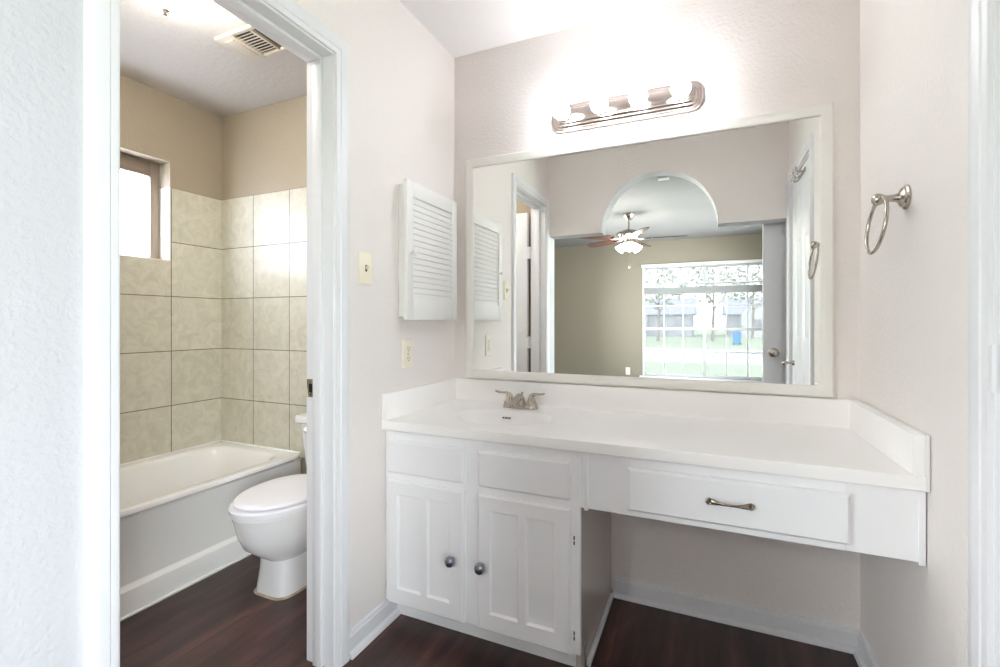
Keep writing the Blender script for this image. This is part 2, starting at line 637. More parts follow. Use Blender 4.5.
# unseen side windows, added to bring in more daylight
SWZ0, SWZ1 = 0.5, 2.1
for nm, wn, xa, xb, ya, yb in (('wall_bedroom_left', 'added_window_3', XB0 - 0.12, XB0, -2.8, -1.0), ('wall_bedroom_right', 'added_window_4', XB1, XB1 + 0.12, -3.2, -0.6)):
    b = MB()
    b.box(xa, xb, -3.9, ya, 0, ZC)
    b.box(xa, xb, yb, YA0, 0, ZC)
    b.box(xa, xb, ya, yb, 0, SWZ0)
    b.box(xa, xb, ya, yb, SWZ1, ZC)
    struct(b.build(nm, M['wall_bed'], smooth=0))
    xm = (xa + xb) / 2
    b = MB()
    for (y0, y1, za, zb_) in ((ya, ya + 0.04, SWZ0, SWZ1), (yb - 0.04, yb, SWZ0, SWZ1), (ya + 0.04, yb - 0.04, SWZ0, SWZ0 + 0.04),
                              (ya + 0.04, yb - 0.04, SWZ1 - 0.04, SWZ1), (ya + 0.04, yb - 0.04, 1.28, 1.32)):
        b.box(xm - 0.025, xm + 0.025, y0, y1, za, zb_, 0.003)
    wv = struct(b.build(wn, M['vinyl']))
    MB().box(xm - 0.002, xm + 0.002, ya + 0.04, yb - 0.04, SWZ0 + 0.04, SWZ1 - 0.04).build('pane', M['glass']).parent = wv
WX0, WX1, WZ0, WZ1 = -0.92, 0.89, 0.30, 2.035
b = MB()
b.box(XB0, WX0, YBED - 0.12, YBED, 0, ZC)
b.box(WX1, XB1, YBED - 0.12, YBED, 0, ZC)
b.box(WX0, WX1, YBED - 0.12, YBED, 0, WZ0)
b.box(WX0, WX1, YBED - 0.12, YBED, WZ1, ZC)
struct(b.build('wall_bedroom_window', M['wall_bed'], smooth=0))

# toilet room window wall
TY0, TY1, TZ0, TZ1 = 0.95, 1.675, 1.50, 2.068
b = MB()
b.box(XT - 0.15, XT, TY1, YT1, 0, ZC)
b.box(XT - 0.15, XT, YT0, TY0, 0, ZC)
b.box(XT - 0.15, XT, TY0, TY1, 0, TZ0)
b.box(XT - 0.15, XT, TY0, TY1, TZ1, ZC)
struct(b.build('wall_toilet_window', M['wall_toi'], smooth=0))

# tile surround
ZTI = 1.923
struct(MB().box(XT + 0.006, -1.95, YT1 - 0.006, YT1, 0.38, ZTI, 0.001, 1).build('wall_tile_end', M['tile_end'], smooth=0))
b = MB()
b.box(XT, XT + 0.006, TY1, YT1 - 0.0, 0.38, ZTI)
b.box(XT, XT + 0.006, YT0, TY0, 0.38, ZTI)
b.box(XT, XT + 0.006, TY0, TY1, 0.38, TZ0)
struct(b.build('wall_tile_window', M['tile_far'], smooth=0))
b = MB()
b.box(XT - 0.09, XT + 0.006, TY1 - 0.006, TY1, TZ0 + 0.006, ZTI)
b.box(XT - 0.09, XT + 0.006, TY0, TY1, TZ0, TZ0 + 0.006)
struct(b.build('trim_5', M['sill_tile'], smooth=0))

# toilet room window: metal frame with frosted pane
b = MB()
xf0, xf1 = XT - 0.125, XT - 0.085
fw = 0.05
b.box(xf0, xf1, TY0, TY0 + fw, TZ0, TZ1, 0.003)
b.box(xf0, xf1, TY1 - fw - 0.006, TY1 - 0.006, TZ0, TZ1, 0.003)
b.box(xf0, xf1, TY0 + fw, TY1 - fw - 0.006, TZ1 - 0.075, TZ1, 0.003)
b.box(xf0, xf1, TY0 + fw, TY1 - fw - 0.006, TZ0 + 0.006, TZ0 + 0.012, 0.001)
b.box(xf1 - 0.012, xf1 + 0.006, TY0 + fw, TY1 - fw - 0.006, TZ1 - 0.09, TZ1 - 0.07, 0.002)
wt = struct(b.build('window_1', M['alu']))
MB().box(xf0 + 0.017, xf0 + 0.021, TY0 + fw, TY1 - fw - 0.006, TZ0 + 0.012, TZ1 - 0.075).build('pane', M['frost'], None).parent = wt

# ------------------------------------------------------------------ bedroom window, sill
b = MB()
y0, y1 = YBED - 0.09, YBED - 0.03
fx = 0.03
mx_ = -0.016
b.box(WX0, WX0 + fx, y0, y1, WZ0, WZ1, 0.003)
b.box(WX1 - fx, WX1, y0, y1, WZ0, WZ1, 0.003)
b.box(WX0 + fx, WX1 - fx, y0, y1, WZ1 - 0.03, WZ1, 0.003)
b.box(WX0 + fx, WX1 - fx, y0, y1, WZ0, WZ0 + 0.04, 0.003)
b.box(mx_ - 0.022, mx_ + 0.022, y0, y1, WZ0 + 0.04, WZ1 - 0.03, 0.003)
wf = struct(b.build('window_2', M['vinyl']))
for (xa, xb) in ((WX0 + fx, mx_ - 0.022), (mx_ + 0.022, WX1 - fx)):
    b = MB()
    b.box(xa, xb, y0 + 0.015, y0 + 0.045, 1.03, 1.07, 0.002)
    for z in (0.698, 1.411, 1.75):
        b.box(xa, xb, y0 + 0.024, y0 + 0.036, z - 0.008, z + 0.008)
    for k in (1, 2):
        x = xa + (xb - xa) * k / 3
        b.box(x - 0.008, x + 0.008, y0 + 0.023, y0 + 0.037, WZ0 + 0.04, WZ1 - 0.03)
    o = b.build('sash', M['vinyl'])
    o.parent = wf
    p_ = MB().box(xa, xb, y0 + 0.028, y0 + 0.032, WZ0 + 0.04, WZ1 - 0.03).build('pane', M['glass_dim'])
    p_.parent = o
b = MB().box(WX0 - 0.05, WX1 + 0.05, YBED - 0.03, YBED + 0.05, WZ0 - 0.03, WZ0, 0.004)
b.box(WX0 - 0.03, WX1 + 0.03, YBED, YBED + 0.012, WZ0 - 0.1, WZ0 - 0.03, 0.003)
o = b.build('window_sill', M['trim'])
o.parent = wf
b = MB()
b.box(WX0 - 0.004, WX0 + 0.012, YBED - 0.03, YBED + 0.004, WZ0, WZ1)
b.box(WX1 - 0.012, WX1 + 0.004, YBED - 0.03, YBED + 0.004, WZ0, WZ1)
o = b.build('reveal', M['trim'])
o.parent = wf

# blind hung over the upper part
bl = thing('mini_blind', 'white raised blind over the top of the bedroom window, seen in the mirror', 'blind', (mx_, YBED, 2.03))
MB().box(WX0 - 0.02, WX1 + 0.02, YBED - 0.028, YBED + 0.035, 2.025, 2.072, 0.004).build('headrail', M['blind'], bl)
b = MB()
for k in range(15):
    z = 1.715 + k * 0.0215
    b.box(WX0 + 0.016, WX1 - 0.016, YBED - 0.02, YBED + 0.006, z, z + 0.0012)
b.build('slats', M['blind'], bl)
b = MB()
for k in range(9):
    b.box(WX0 + 0.016, WX1 - 0.016, YBED - 0.022, YBED + 0.008, 1.615 + k * 0.0095, 1.6235 + k * 0.0095, 0.001, 1)
b.build('stacked_slats', M['blindgrey'], bl)
MB().box(WX0 + 0.016, WX1 - 0.016, YBED - 0.022, YBED + 0.008, 1.598, 1.614, 0.003).build('bottom_rail', M['blindgrey'], bl)
for x in (-0.75, -0.3, 0.27, 0.72):
    MB().tube([(x, YBED + 0.009, 1.7), (x, YBED + 0.009, 2.03)], 0.0012, 6).build('cord', M['blind'], bl)


# ------------------------------------------------------------------ trim: casings, jambs, baseboards
def casing_profile(b, pts_fn, seq):
    """sweep the moulded casing section along a mitred frame; pts_fn(u, w, d) -> world, u along wall, w up, d off the wall"""
    # section: (offset outward from the opening, depth)
    sec = [(0.0, 0.0), (0.0, 0.010), (0.004, 0.012), (0.016, 0.012), (0.019, 0.015), (0.036, 0.017), (0.050, 0.018), (0.055, 0.015), (0.057, 0.0)]
    (a0, a1, zt) = seq
    rings = []
    for (corner, sx, sz) in (((a0, 0.0), -1, 0), ((a0, zt), -1, 1), ((a1, zt), 1, 1), ((a1, 0.0), 1, 0)):
        rings.append([pts_fn(corner[0] + sx * o, corner[1] + sz * o, d) for o, d in sec])
    b.loft(rings, True, True)


# toilet doorway: jamb boards, door stop, casing both sides
b = MB()
b.box(XLT - 0.002, XL + 0.002, DY1, DY1w, 0, DZ + 0.02, 0.001, 1)
b.box(XLT - 0.002, XL + 0.002, DY0 - 0.02, DY0, 0, DZ + 0.02, 0.001, 1)
b.box(XLT - 0.002, XL + 0.002, DY0, DY1, DZ, DZ + 0.02, 0.001, 1)
sx0, sx1 = XLT + 0.036, XLT + 0.072
b.box(sx0, sx1, DY1 - 0.011, DY1, 0, DZ, 0.002)
b.box(sx0, sx1, DY0, DY0 + 0.011, 0, DZ, 0.002)
b.box(sx0, sx1, DY0 + 0.011, DY1 - 0.011, DZ - 0.011, DZ, 0.002)
casing_profile(b, lambda u, z, d: (XL + d, u, z), (DY0 - 0.006, DY1 + 0.006, DZ + 0.006))
b2 = b
t1 = struct(b.build('trim_1', M['trim']))
b = MB()
xs = (XLT + 0.018)
b.box(xs - 0.016, xs + 0.016, DY1 - 0.0015, DY1 + 0.0005, 0.899, 0.959, 0.003)
b.box(xs - 0.007, xs + 0.007, DY1 - 0.0022, DY1 - 0.001, 0.914, 0.944, mi=1)
for z in (0.906, 0.952):
    b.lathe([(0.0035, 0), (0.003, 0.0015)], (xs, DY1 - 0.0015, z), 'y', 10, sgn=-1, mi=0)
o = b.build('strike_plate', [M['nickel'], M['dark']])
o.parent = t1

# closet doorway casing
b = MB()
b.box(XR - 0.002, XR + 0.118, CY1, CY1 + 0.02, 0, CZ + 0.02)
b.box(XR - 0.002, XR + 0.118, CY0 - 0.02, CY0, 0, CZ + 0.02)
b.box(XR - 0.002, XR + 0.118, CY0, CY1, CZ, CZ + 0.02)
casing_profile(b, lambda u, z, d: (XR - d, u, z), (CY0 - 0.006, CY1 + 0.006, CZ + 0.008))
struct(b.build('trim_2', M['trim']))


def baseboard(name, p0, p1, nrm, h=0.085, t=0.012):
    """p0->p1 along the wall, nrm into the room"""
    d = Vector((p1[0] - p0[0], p1[1] - p0[1], 0))
    n = Vector((nrm[0], nrm[1], 0))
    sec = [(0, 0), (0.026, 0), (0.026, 0.006), (0.022, 0.015), (0.0135, 0.0195), (0.008, 0.0205), (0.008, 0.0215), (0.012, 0.0225), (t, h - 0.016), (0.0075, h - 0.013), (0.0075, h - 0.012), (0.0105, h - 0.009), (0.0085, h - 0.001), (0.006, h), (0, h)]
    b = MB()
    b.loft([[Vector((q[0], q[1], 0)) + n * a + Vector((0, 0, z)) for a, z in sec] for q in (p0, p1)])
    return struct(b.build(name, M['trim']))


PLY = 1.525   # plinth front
baseboard('baseboard_left', (XL, DY1 + 0.063), (XL, PLY), (1, 0), 0.085)
baseboard('baseboard_back', (-0.355, YB), (XR, YB), (0, -1), 0.08)
baseboard('baseboard_right', (XR, CY1 + 0.074), (XR, YB - 0.026), (-1, 0), 0.085)
baseboard('baseboard_toilet', (-1.98, YT1), (XLT, YT1), (0, -1), 0.085)
baseboard('baseboard_bedroom', (XB0, YBED), (XB1, YBED), (0, 1), 0.085)


# ------------------------------------------------------------------ six panel doors
def six_panel(b, wd, h, t, mtx):
    st, ms = 0.11 if wd > 0.7 else 0.095, 0.09 if wd > 0.7 else 0.075
    pw = (wd - 2 * st - ms) / 2
    cols = [(st, st + pw), (wd - st - pw, wd - st)]
    pans = [(c0, c1, z0, z1) for c0, c1 in cols for z0, z1 in ((0.24, 0.85), (1.04, 1.63), (1.735, h - 0.11))]
    b.panel_front(wd, h, t * 0.5, pans, 0.007, 0.01, raised=0.03, mtx=mtx)
    flip = mtx @ Matrix(((1, 0, 0, 0), (0, -1, 0, t), (0, 0, 1, 0), (0, 0, 0, 1)))
    b.panel_front(wd, h, t * 0.5, pans, 0.007, 0.01, raised=0.03, mtx=flip)


def knob(b, c, ax, sgn, s=1.0):
    prof = [(0.032 * s, 0), (0.032 * s, 0.004), (0.026 * s, 0.010), (0.012 * s, 0.014), (0.011 * s, 0.028), (0.020 * s, 0.036),
            (0.027 * s, 0.046), (0.028 * s, 0.054), (0.022 * s, 0.062), (0.010 * s, 0.066), (0.001, 0.0665)]
    b.lathe(prof, c, ax, 28, sgn=sgn)


def frame_mtx(origin, xdir, ydir):
    x, y, z = Vector(xdir), Vector(ydir), Vector((0, 0, 1))
    m = Matrix.Identity(4)
    for i in range(3):
        m[i][0], m[i][1], m[i][2], m[i][3] = x[i], y[i], z[i], origin[i]
    return m


# door_1: closet door, closed, in the right wall (front faces -x)
b = MB()
six_panel(b, CY1 - CY0 - 0.006, CZ - 0.015, 0.035, frame_mtx((XR + 0.006, CY1 - 0.003, 0.012), (0, -1, 0), (1, 0, 0)))
d1 = struct(b.build('door_1', M['trim']))
b = MB()
knob(b, (XR + 0.007, CY0 + 0.06, 0.90), 'x', -1, 0.5)
b.build('knob', M['nickel']).parent = d1
b = MB()
for z in (0.25, 1.02, 1.80):
    b.tube([(XR - 0.002, CY1 - 0.0, z), (XR - 0.002, CY1 - 0.0, z + 0.09)], 0.006, 10)
b.build('hinge', M['trim']).parent = d1
b = MB()
hz = CZ - 0.045
b.box(XR - 0.0005, XR + 0.0065, 0.80, 0.99, hz - 0.012, hz + 0.012, 0.002)
for y in (0.84, 0.95):
    b.tube([(XR + 0.001, y, hz), (XR - 0.022, y, hz - 0.004), (XR - 0.034, y, hz + 0.012), (XR - 0.036, y, hz + 0.026)], [0.005, 0.005, 0.005, 0.007], 10)
    b.tube([(XR + 0.001, y, hz - 0.006), (XR - 0.012, y, hz - 0.026), (XR - 0.026, y, hz - 0.03), (XR - 0.032, y, hz - 0.016)], [0.005, 0.005, 0.005, 0.006], 10)
b.build('coat_hook', M['nickel']).parent = d1

# door_2: bedroom door standing open against the back of the arch wall
b = MB()
six_panel(b, 0.76, 2.02, 0.035, frame_mtx((0.361, 0.322, 0.012), (1, 0, 0), (0, -1, 0)))
d2 = struct(b.build('door_2', M['trim']))
b = MB()
knob(b, (0.425, 0.322, 0.945), 'y', 1, 0.98)
knob(b, (0.425, 0.287, 0.945), 'y', -1, 0.98)
b.build('knob', M['nickel']).parent = d2
# latch edge plate
MB().box(0.3605, 0.3615, 0.294, 0.315, 0.915, 0.975, 0.0003, 1).build('latch_plate', M['nickel']).parent = d2

# door_3: toilet room door swung into the toilet room, seen only in the mirror
b = MB()
six_panel(b, 0.505, 2.0, 0.035, frame_mtx((XLT - 0.035 - 0.505, DY0 - 0.012, 0.012), (1, 0, 0), (0, -1, 0)))
d3 = struct(b.build('door_3', M['trim']))
b = MB()
for z in (0.22, 0.95, 1.65):
    b.box(XLT - 0.037, XLT - 0.001, DY0 - 0.016, DY0 - 0.013, z, z + 0.09)
    b.tube([(XLT - 0.017, DY0 - 0.010, z - 0.003), (XLT - 0.017, DY0 - 0.010, z + 0.093)], 0.006, 10)
b.build('hinge', M['trim']).parent = d3

# ------------------------------------------------------------------ vanity cabinet
CX0, CX1, CYF, CTOP = XL + 0.003, -0.341, 1.462, 0.7425
van = thing('vanity_cabinet', 'white two door vanity cabinet under the sink end of the counter', 'cabinet', ((CX0 + CX1) / 2, 1.73, 0))
b = MB()
b.box(CX0, CX1 - 0.025, PLY, PLY + 0.018, 0, 0.095, 0.001, 1)
b.box(CX0, CX1 - 0.043, CYF + 0.018, YB - 0.013, 0.088, 0.1)
b.box(CX0, CX0 + 0.016, CYF + 0.018, YB - 0.003, 0.1, CTOP)
b.box(CX0 + 0.016, CX1 - 0.045, YB - 0.012, YB - 0.003, 0.1, 0.60)
# face frame
ff = CYF + 0.018
b.box(CX0, -1.095, CYF, ff, 0.088, CTOP, 0.001, 1)
b.box(-0.79, -0.712, CYF, ff, 0.088, CTOP, 0.001, 1)
b.box(CX1 - 0.025, CX1 - 0.0125, CYF, ff, 0.562, CTOP, 0.001, 1)
b.box(-0.405, CX1 - 0.025, CYF, ff, 0.088, CTOP, 0.001, 1)
for (z0, z1) in ((0.088, 0.115), (0.55, 0.588), (0.70, CTOP)):
    b.box(-1.095, -0.79, CYF + 0.0005, ff, z0, z1)
    b.box(-0.712, -0.405, CYF + 0.0005, ff, z0, z1)
b.build('body', M['cab'], van)
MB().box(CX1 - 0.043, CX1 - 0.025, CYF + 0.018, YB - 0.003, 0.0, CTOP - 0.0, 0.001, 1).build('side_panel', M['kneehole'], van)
MB().box(CX1 - 0.025, CX1 - 0.010, PLY + 0.018, YB - 0.028, 0, 0.022, 0.003).build('base_strip', M['trim'], van)
DT = 0.019
for k, (x0, x1, hinge_x) in enumerate(((-1.106, -0.779, -1.108), (-0.722, -0.394, -0.392))):
    wd = x1 - x0
    h = 0.557 - 0.092
    b = MB()
    pans = [(0.045, wd / 2 - 0.014, 0.06, h - 0.05), (wd / 2 + 0.014, wd - 0.055 if k == 0 else wd - 0.052, 0.06, h - 0.05)]
    b.panel_front(wd, h, DT, pans, 0.009, 0.006, mtx=Matrix.Translation((x0, CYF - DT, 0.092)), edge=0.006)
    d = b.build('door', M['cab'], van)
    kx = -0.819 if k == 0 else -0.703
    b = MB().lathe([(0.008, 0), (0.007, 0.008), (0.012, 0.012), (0.018, 0.018), (0.0192, 0.025), (0.016, 0.032), (0.008, 0.036), (0.0005, 0.037)], (kx, CYF - DT, 0.314), 'y', 24, sgn=-1)
    b.build('knob', M['dark_knob'], d)
    for z in (0.15, 0.455):
        b = MB()
        s = 1 if k else -1
        xa, xb = sorted((hinge_x, hinge_x + s * 0.011))
        b.box(xa, xb, CYF - 0.004, CYF, z - 0.02, z + 0.02, 0.001, 1)
        b.tube([(hinge_x + s * 0.002, CYF - 0.008, z - 0.022), (hinge_x + s * 0.002, CYF - 0.008, z + 0.022)], 0.0045, 10)
        b.box(xa + 0.001, xb - 0.001, CYF - 0.0055, CYF - 0.0035, z - 0.014, z - 0.002, mi=1)
        b.box(xa + 0.001, xb - 0.001, CYF - 0.0055, CYF - 0.0035, z + 0.002, z + 0.014, mi=1)
        b.build('hinge', [M['cab'], M['bronze']], d)
    b = MB()
    b.panel_front(wd, 0.124, DT, [], mtx=Matrix.Translation((x0, CYF - DT, 0.583)), edge=0.007)
    b.build('drawer_front', M['cab'], van)

# ------------------------------------------------------------------ make-up desk apron with its drawer
AZ0 = 0.562
ap = thing('desk_apron', 'white apron with one wide drawer spanning the open knee space', 'drawer unit', (0.07, 1.6, AZ0))
b = MB()
AX1 = XR - 0.003
b.box(CX1, -0.205, CYF, CYF + 0.018, AZ0, CTOP, 0.001, 1)
b.box(0.33, AX1, CYF, CYF + 0.018, AZ0, CTOP, 0.001, 1)
b.box(-0.205, 0.33, CYF + 0.0005, CYF + 0.018, AZ0, 0.59)
b.box(-0.205, 0.33, CYF + 0.0005, CYF + 0.018, 0.70, CTOP)
b.box(CX1 - 0.012, CX1 + 0.001, CYF - 0.006, CYF + 0.012, AZ0 - 0.006, CTOP, 0.002)
b.box(AX1 - 0.014, AX1, CYF - 0.005, CYF + 0.02, AZ0 - 0.006, CTOP, 0.002)
b.build('apron_board', M['cab'], ap)
b = MB()
b.box(-0.215, 0.335, CYF + 0.018, 1.9, AZ0 + 0.03, AZ0 + 0.04)
b.box(-0.215, -0.2, CYF + 0.018, 1.9, AZ0 + 0.03, 0.70)
b.box(0.32, 0.335, CYF + 0.018, 1.9, AZ0 + 0.03, 0.70)
b.box(-0.2, 0.32, 1.885, 1.9, AZ0 + 0.04, 0.70)
b.build('drawer_box', M['cab'], ap)
b = MB().panel_front(0.555, 0.13, DT, [], mtx=Matrix.Translation((-0.217, CYF - DT, 0.582)), edge=0.007)
df = b.build('drawer_front', M['cab'], ap)
M['pull'] = mat('antique nickel pull', (150, 138, 122), 0.24, 1.0)
hx, hzz, yh = 0.061, 0.648, CYF - DT
b = MB()
pts, rr = [], []
for i in range(25):
    u = -1 + 2 * i / 24
    pts.append((hx + 0.045 * u, yh - 0.006 - 0.011 * math.cos(u * PI / 2) ** 0.8, hzz))
    k = abs(u) ** 2.2
    rr.append((0.0035 + 0.0055 * k, 0.0033 + 0.0005 * k))
b.tube(pts, rr, 12)
for s in (-1, 1):
    b.ring((hx + s * 0.052, yh - 0.004, hzz), 0.0075, 0.0026, 'y', 24, 8)
    b.lathe([(0.007, 0), (0.006, 0.005)], (hx + s * 0.047, yh, hzz), 'y', 14, sgn=-1)
b.build('handle', M['pull'], df)

# ------------------------------------------------------------------ countertop with moulded basin
CF = 1.437
CTOP = 0.7435
ct = thing('countertop', 'white cultured marble countertop with oval basin and backsplash', 'countertop', ((XL + XR) / 2, 1.72, CTOP))
SXc, SYc, SA, SBx = -0.738, 1.690, 0.195, 0.148
X0, X1, Y0, Y1, ZT = XL + 0.002, XR - 0.002, CF, YB - 0.002, 0.78
xs_ = -0.40
b = MB()
angs = sorted({2 * PI * i / 72 for i in range(72)} | {math.atan2(yy - SYc, xx - SXc) % (2 * PI) for xx in (X0, xs_) for yy in (Y0 + 0.004, Y1)})
outer = []
for a in angs:
    c, s_ = math.cos(a), math.sin(a)
    tx = ((xs_ if c > 0 else X0) - SXc) / c if abs(c) > 1e-9 else 1e9
    ty = ((Y1 if s_ > 0 else Y0 + 0.004) - SYc) / s_ if abs(s_) > 1e-9 else 1e9
    t_ = min(tx, ty)
    outer.append((SXc + c * t_, SYc + s_ * t_, ZT))


def bowl(k, z):
    r = []
    for a in angs:
        # same polar angle, on the ellipse
        c, s_ = math.cos(a), math.sin(a)
        q = k / math.sqrt((c / SA) ** 2 + (s_ / SBx) ** 2)
        r.append((SXc + c * q, SYc + s_ * q, z))
    return r


b.loft([outer, bowl(1.07, ZT), bowl(1.03, ZT - 0.0006), bowl(1.0, ZT - 0.003), bowl(0.97, ZT - 0.008), bowl(0.93, ZT - 0.02),
        bowl(0.86, ZT - 0.05), bowl(0.74, ZT - 0.085), bowl(0.56, ZT - 0.112), bowl(0.34, ZT - 0.126), bowl(0.13, ZT - 0.132)], False, True)
# rest of the top, front edge, underside
def quad(b, *ps):
    b.bm.faces.new([b.bm.verts.new(p) for p in ps])
quad(b, (xs_, Y0 + 0.004, ZT), (X1, Y0 + 0.004, ZT), (X1, Y1, ZT), (xs_, Y1, ZT))
fr = [(Y0 + 0.004, ZT), (Y0 + 0.0012, ZT - 0.0012), (Y0, ZT - 0.004), (Y0, CTOP + 0.003), (Y0 + 0.003, CTOP), (CYF + 0.024, CTOP), (CYF + 0.024, CTOP + 0.014)]
b.loft([[(X0, y, z) for y, z in fr], [(X1, y, z) for y, z in fr]], closed=False)
quad(b, (xs_ + 0.03, CYF + 0.024, CTOP + 0.014), (X1, CYF + 0.024, CTOP + 0.014), (X1, Y1, CTOP + 0.014), (xs_ + 0.03, Y1, CTOP + 0.014))
for xq in (X0, X1):
    quad(b, *[(xq, y, z) for y, z in fr], (xq, Y1, CTOP + 0.014), (xq, Y1, ZT))
top = b.build('slab', M['marble'], ct)
b = MB().lathe([(0.021, 0.0), (0.021, 0.002), (0.016, 0.003), (0.012, 0.001)], (SXc, SYc, ZT - 0.132), 'z', 24)
b.build('drain', M['nickel'], top)
b = MB()
for dx in (-0.013, 0.0, 0.013):
    yy = SYc + SBx * 0.873
    b.box(SXc - 0.034 + dx - 0.0045, SXc - 0.034 + dx + 0.0045, yy - 0.006, yy + 0.004, ZT - 0.036, ZT - 0.030, 0.001, 1)
b.build('overflow_slot', M['slot'], top)
SPZ = 0.88
MB().box(XL + 0.018, XR - 0.030, Y1 - 0.019, Y1, ZT, SPZ, 0.003).build('backsplash', M['marble'], ct)
MB().box(X0, XL + 0.021, CF, Y1, ZT, SPZ, 0.003).build('side_splash', M['marble'], ct)
MB().box(XR - 0.035, X1 - 0.008, CF, Y1, ZT, SPZ, 0.003).build('side_splash', M['marble'], ct)
b = MB().box(X1 - 0.0085, X1, CF - 0.001, Y1, CTOP, SPZ + 0.001, 0.002)
b.build('caulk_bead', M['whitecaulk'], ct)

# ------------------------------------------------------------------ faucet
FX, FY, FZ = -0.735, 1.885, ZT + 0.0008
fa = thing('faucet', 'brushed nickel two lever faucet behind the oval sink', 'faucet', (FX, FY, FZ))
b = MB()
rg = []
for (g, z) in ((0.0, 0.0), (0.0, 0.010), (-0.003, 0.015), (-0.008, 0.018)):
    rg.append([(x, y, FZ + z) for x, y in rrect(FX, FY, 0.078 + g, 0.027 + g, 0.024 + g * 0.8, 8)])
b.loft(rg)
b.build('base_plate', M['nickel'], fa)
for s in (-1, 1):
    cx = FX + s * 0.051
    b = MB()
    b.lathe([(0.025, 0.016), (0.025, 0.024), (0.0215, 0.027), (0.017, 0.038), (0.0135, 0.050), (0.0115, 0.057), (0.006, 0.062), (0.001, 0.063)], (cx, FY, FZ), 'z', 28)
    lv = [(cx - s * 0.004, FY, FZ + 0.056), (cx + s * 0.012, FY - 0.003, FZ + 0.063), (cx + s * 0.03, FY - 0.006, FZ + 0.064), (cx + s * 0.048, FY - 0.009, FZ + 0.065), (cx + s * 0.058, FY - 0.012, FZ + 0.068), (cx + s * 0.064, FY - 0.013, FZ + 0.070)]
    b.tube(lv, [(0.007, 0.009), (0.006, 0.009), (0.0042, 0.0085), (0.0042, 0.0085), (0.004, 0.0075), (0.002, 0.004)], 14)
    b.build('lever_handle', M['nickel'], fa)
b = MB()
b.loft([egg(FX, FY - dy, rx, rf, rb, FZ + z, 28) for dy, rx, rf, rb, z in ((0.004, 0.029, 0.036, 0.024, 0.014), (0.005, 0.026, 0.034, 0.022, 0.026), (0.006, 0.021, 0.030, 0.019, 0.042), (0.008, 0.0165, 0.026, 0.017, 0.054), (0.010, 0.012, 0.020, 0.013, 0.061), (0.011, 0.006, 0.010, 0.007, 0.064))])
sp = [(FX, FY - 0.010, FZ + 0.046), (FX, FY - 0.035, FZ + 0.045), (FX, FY - 0.060, FZ + 0.039), (FX, FY - 0.085, FZ + 0.031), (FX, FY - 0.100, FZ + 0.026), (FX, FY - 0.104, FZ + 0.024)]
b.tube(sp, [(0.017, 0.0175), (0.0155, 0.0175), (0.0135, 0.017), (0.0115, 0.016), (0.010, 0.014), (0.006, 0.008)], 20)
b.build('spout', M['nickel'], fa)
MB().tube([(FX, FY + 0.02, FZ + 0.016), (FX, FY + 0.02, FZ + 0.055), (FX, FY + 0.02, FZ + 0.058), (FX, FY + 0.02, FZ + 0.066)], [0.0028, 0.0028, 0.006, 0.005], 10).build('lift_rod', M['nickel'], fa)

# ------------------------------------------------------------------ mirror
mi = thing('wall_mirror', 'large wall mirror in an off white wooden frame above the counter', 'mirror', (-0.32, YB, 0.886))
MX0, MX1, MZ0, MZ1 = -1.055, 0.414, 0.886, 1.930
sec = [(0.0, 0.0), (0.0, 0.016), (0.004, 0.020), (0.012, 0.020), (0.030, 0.014), (0.036, 0.011), (0.039, 0.006), (0.039, 0.0)]
rings = []
for (cx_, cz_, sx, sz) in ((MX0, MZ0, 1, 1), (MX0, MZ1, 1, -1), (MX1, MZ1, -1, -1), (MX1, MZ0, -1, 1), (MX0, MZ0, 1, 1)):
    rings.append([(cx_ + sx * o, YB - 0.001 - d, cz_ + sz * o) for o, d in sec])
MB().loft(rings, False, False).build('frame', M['frame'], mi)
MB().box(MX0 + 0.034, MX1 - 0.034, YB - 0.006, YB - 0.002, MZ0 + 0.034, MZ1 - 0.034).build('mirror_glass', M['mirror'], mi, smooth=0)

# ------------------------------------------------------------------ vanity light bar
lb = thing('vanity_light', 'four bulb brushed nickel vanity light bar above the mirror', 'light fixture', (-0.317, YB, 2.045))
b = MB()
LX, LZ = -0.317, 2.047
lev = [(0.0, 0.0), (0.0, 0.010), (-0.003, 0.014), (-0.010, 0.015), (-0.012, 0.019), (-0.016, 0.022), (-0.023, 0.023), (-0.026, 0.028), (-0.031, 0.031)]
b.loft([[(x, YB - 0.001 - d, z) for x, z in rrect(LX, LZ, 0.309 + g, 0.058 + g, 0.045 + g, 8)] for g, d in lev])
b.build('back_plate', M['nickel_lt'], lb)
BXS = (-0.556, -0.397, -0.244, -0.086)
first = None
for x in BXS:
    if first is None:
        sk = MB().lathe([(0.021, 0.0), (0.021, 0.020), (0.018, 0.024)], (x, YB - 0.031, LZ - 0.004), 'y', 24, sgn=-1).build('socket', M['nickel_lt'], lb)
        R = 0.036
        prof = [(0.013, 0.0), (0.014, 0.008)] + [(R * math.sin(a), 0.044 - R * math.cos(a)) for a in [0.42 + (PI - 0.42) * i / 18 for i in range(19)]]
        bu = MB().lathe(prof, (x, YB - 0.055, LZ - 0.004), 'y', 28, sgn=-1).build('bulb', M['bulb'], lb)
        first = x
    else:
        copy_part(sk, (x - first, 0, 0), lb)
        copy_part(bu, (x - first, 0, 0), lb)

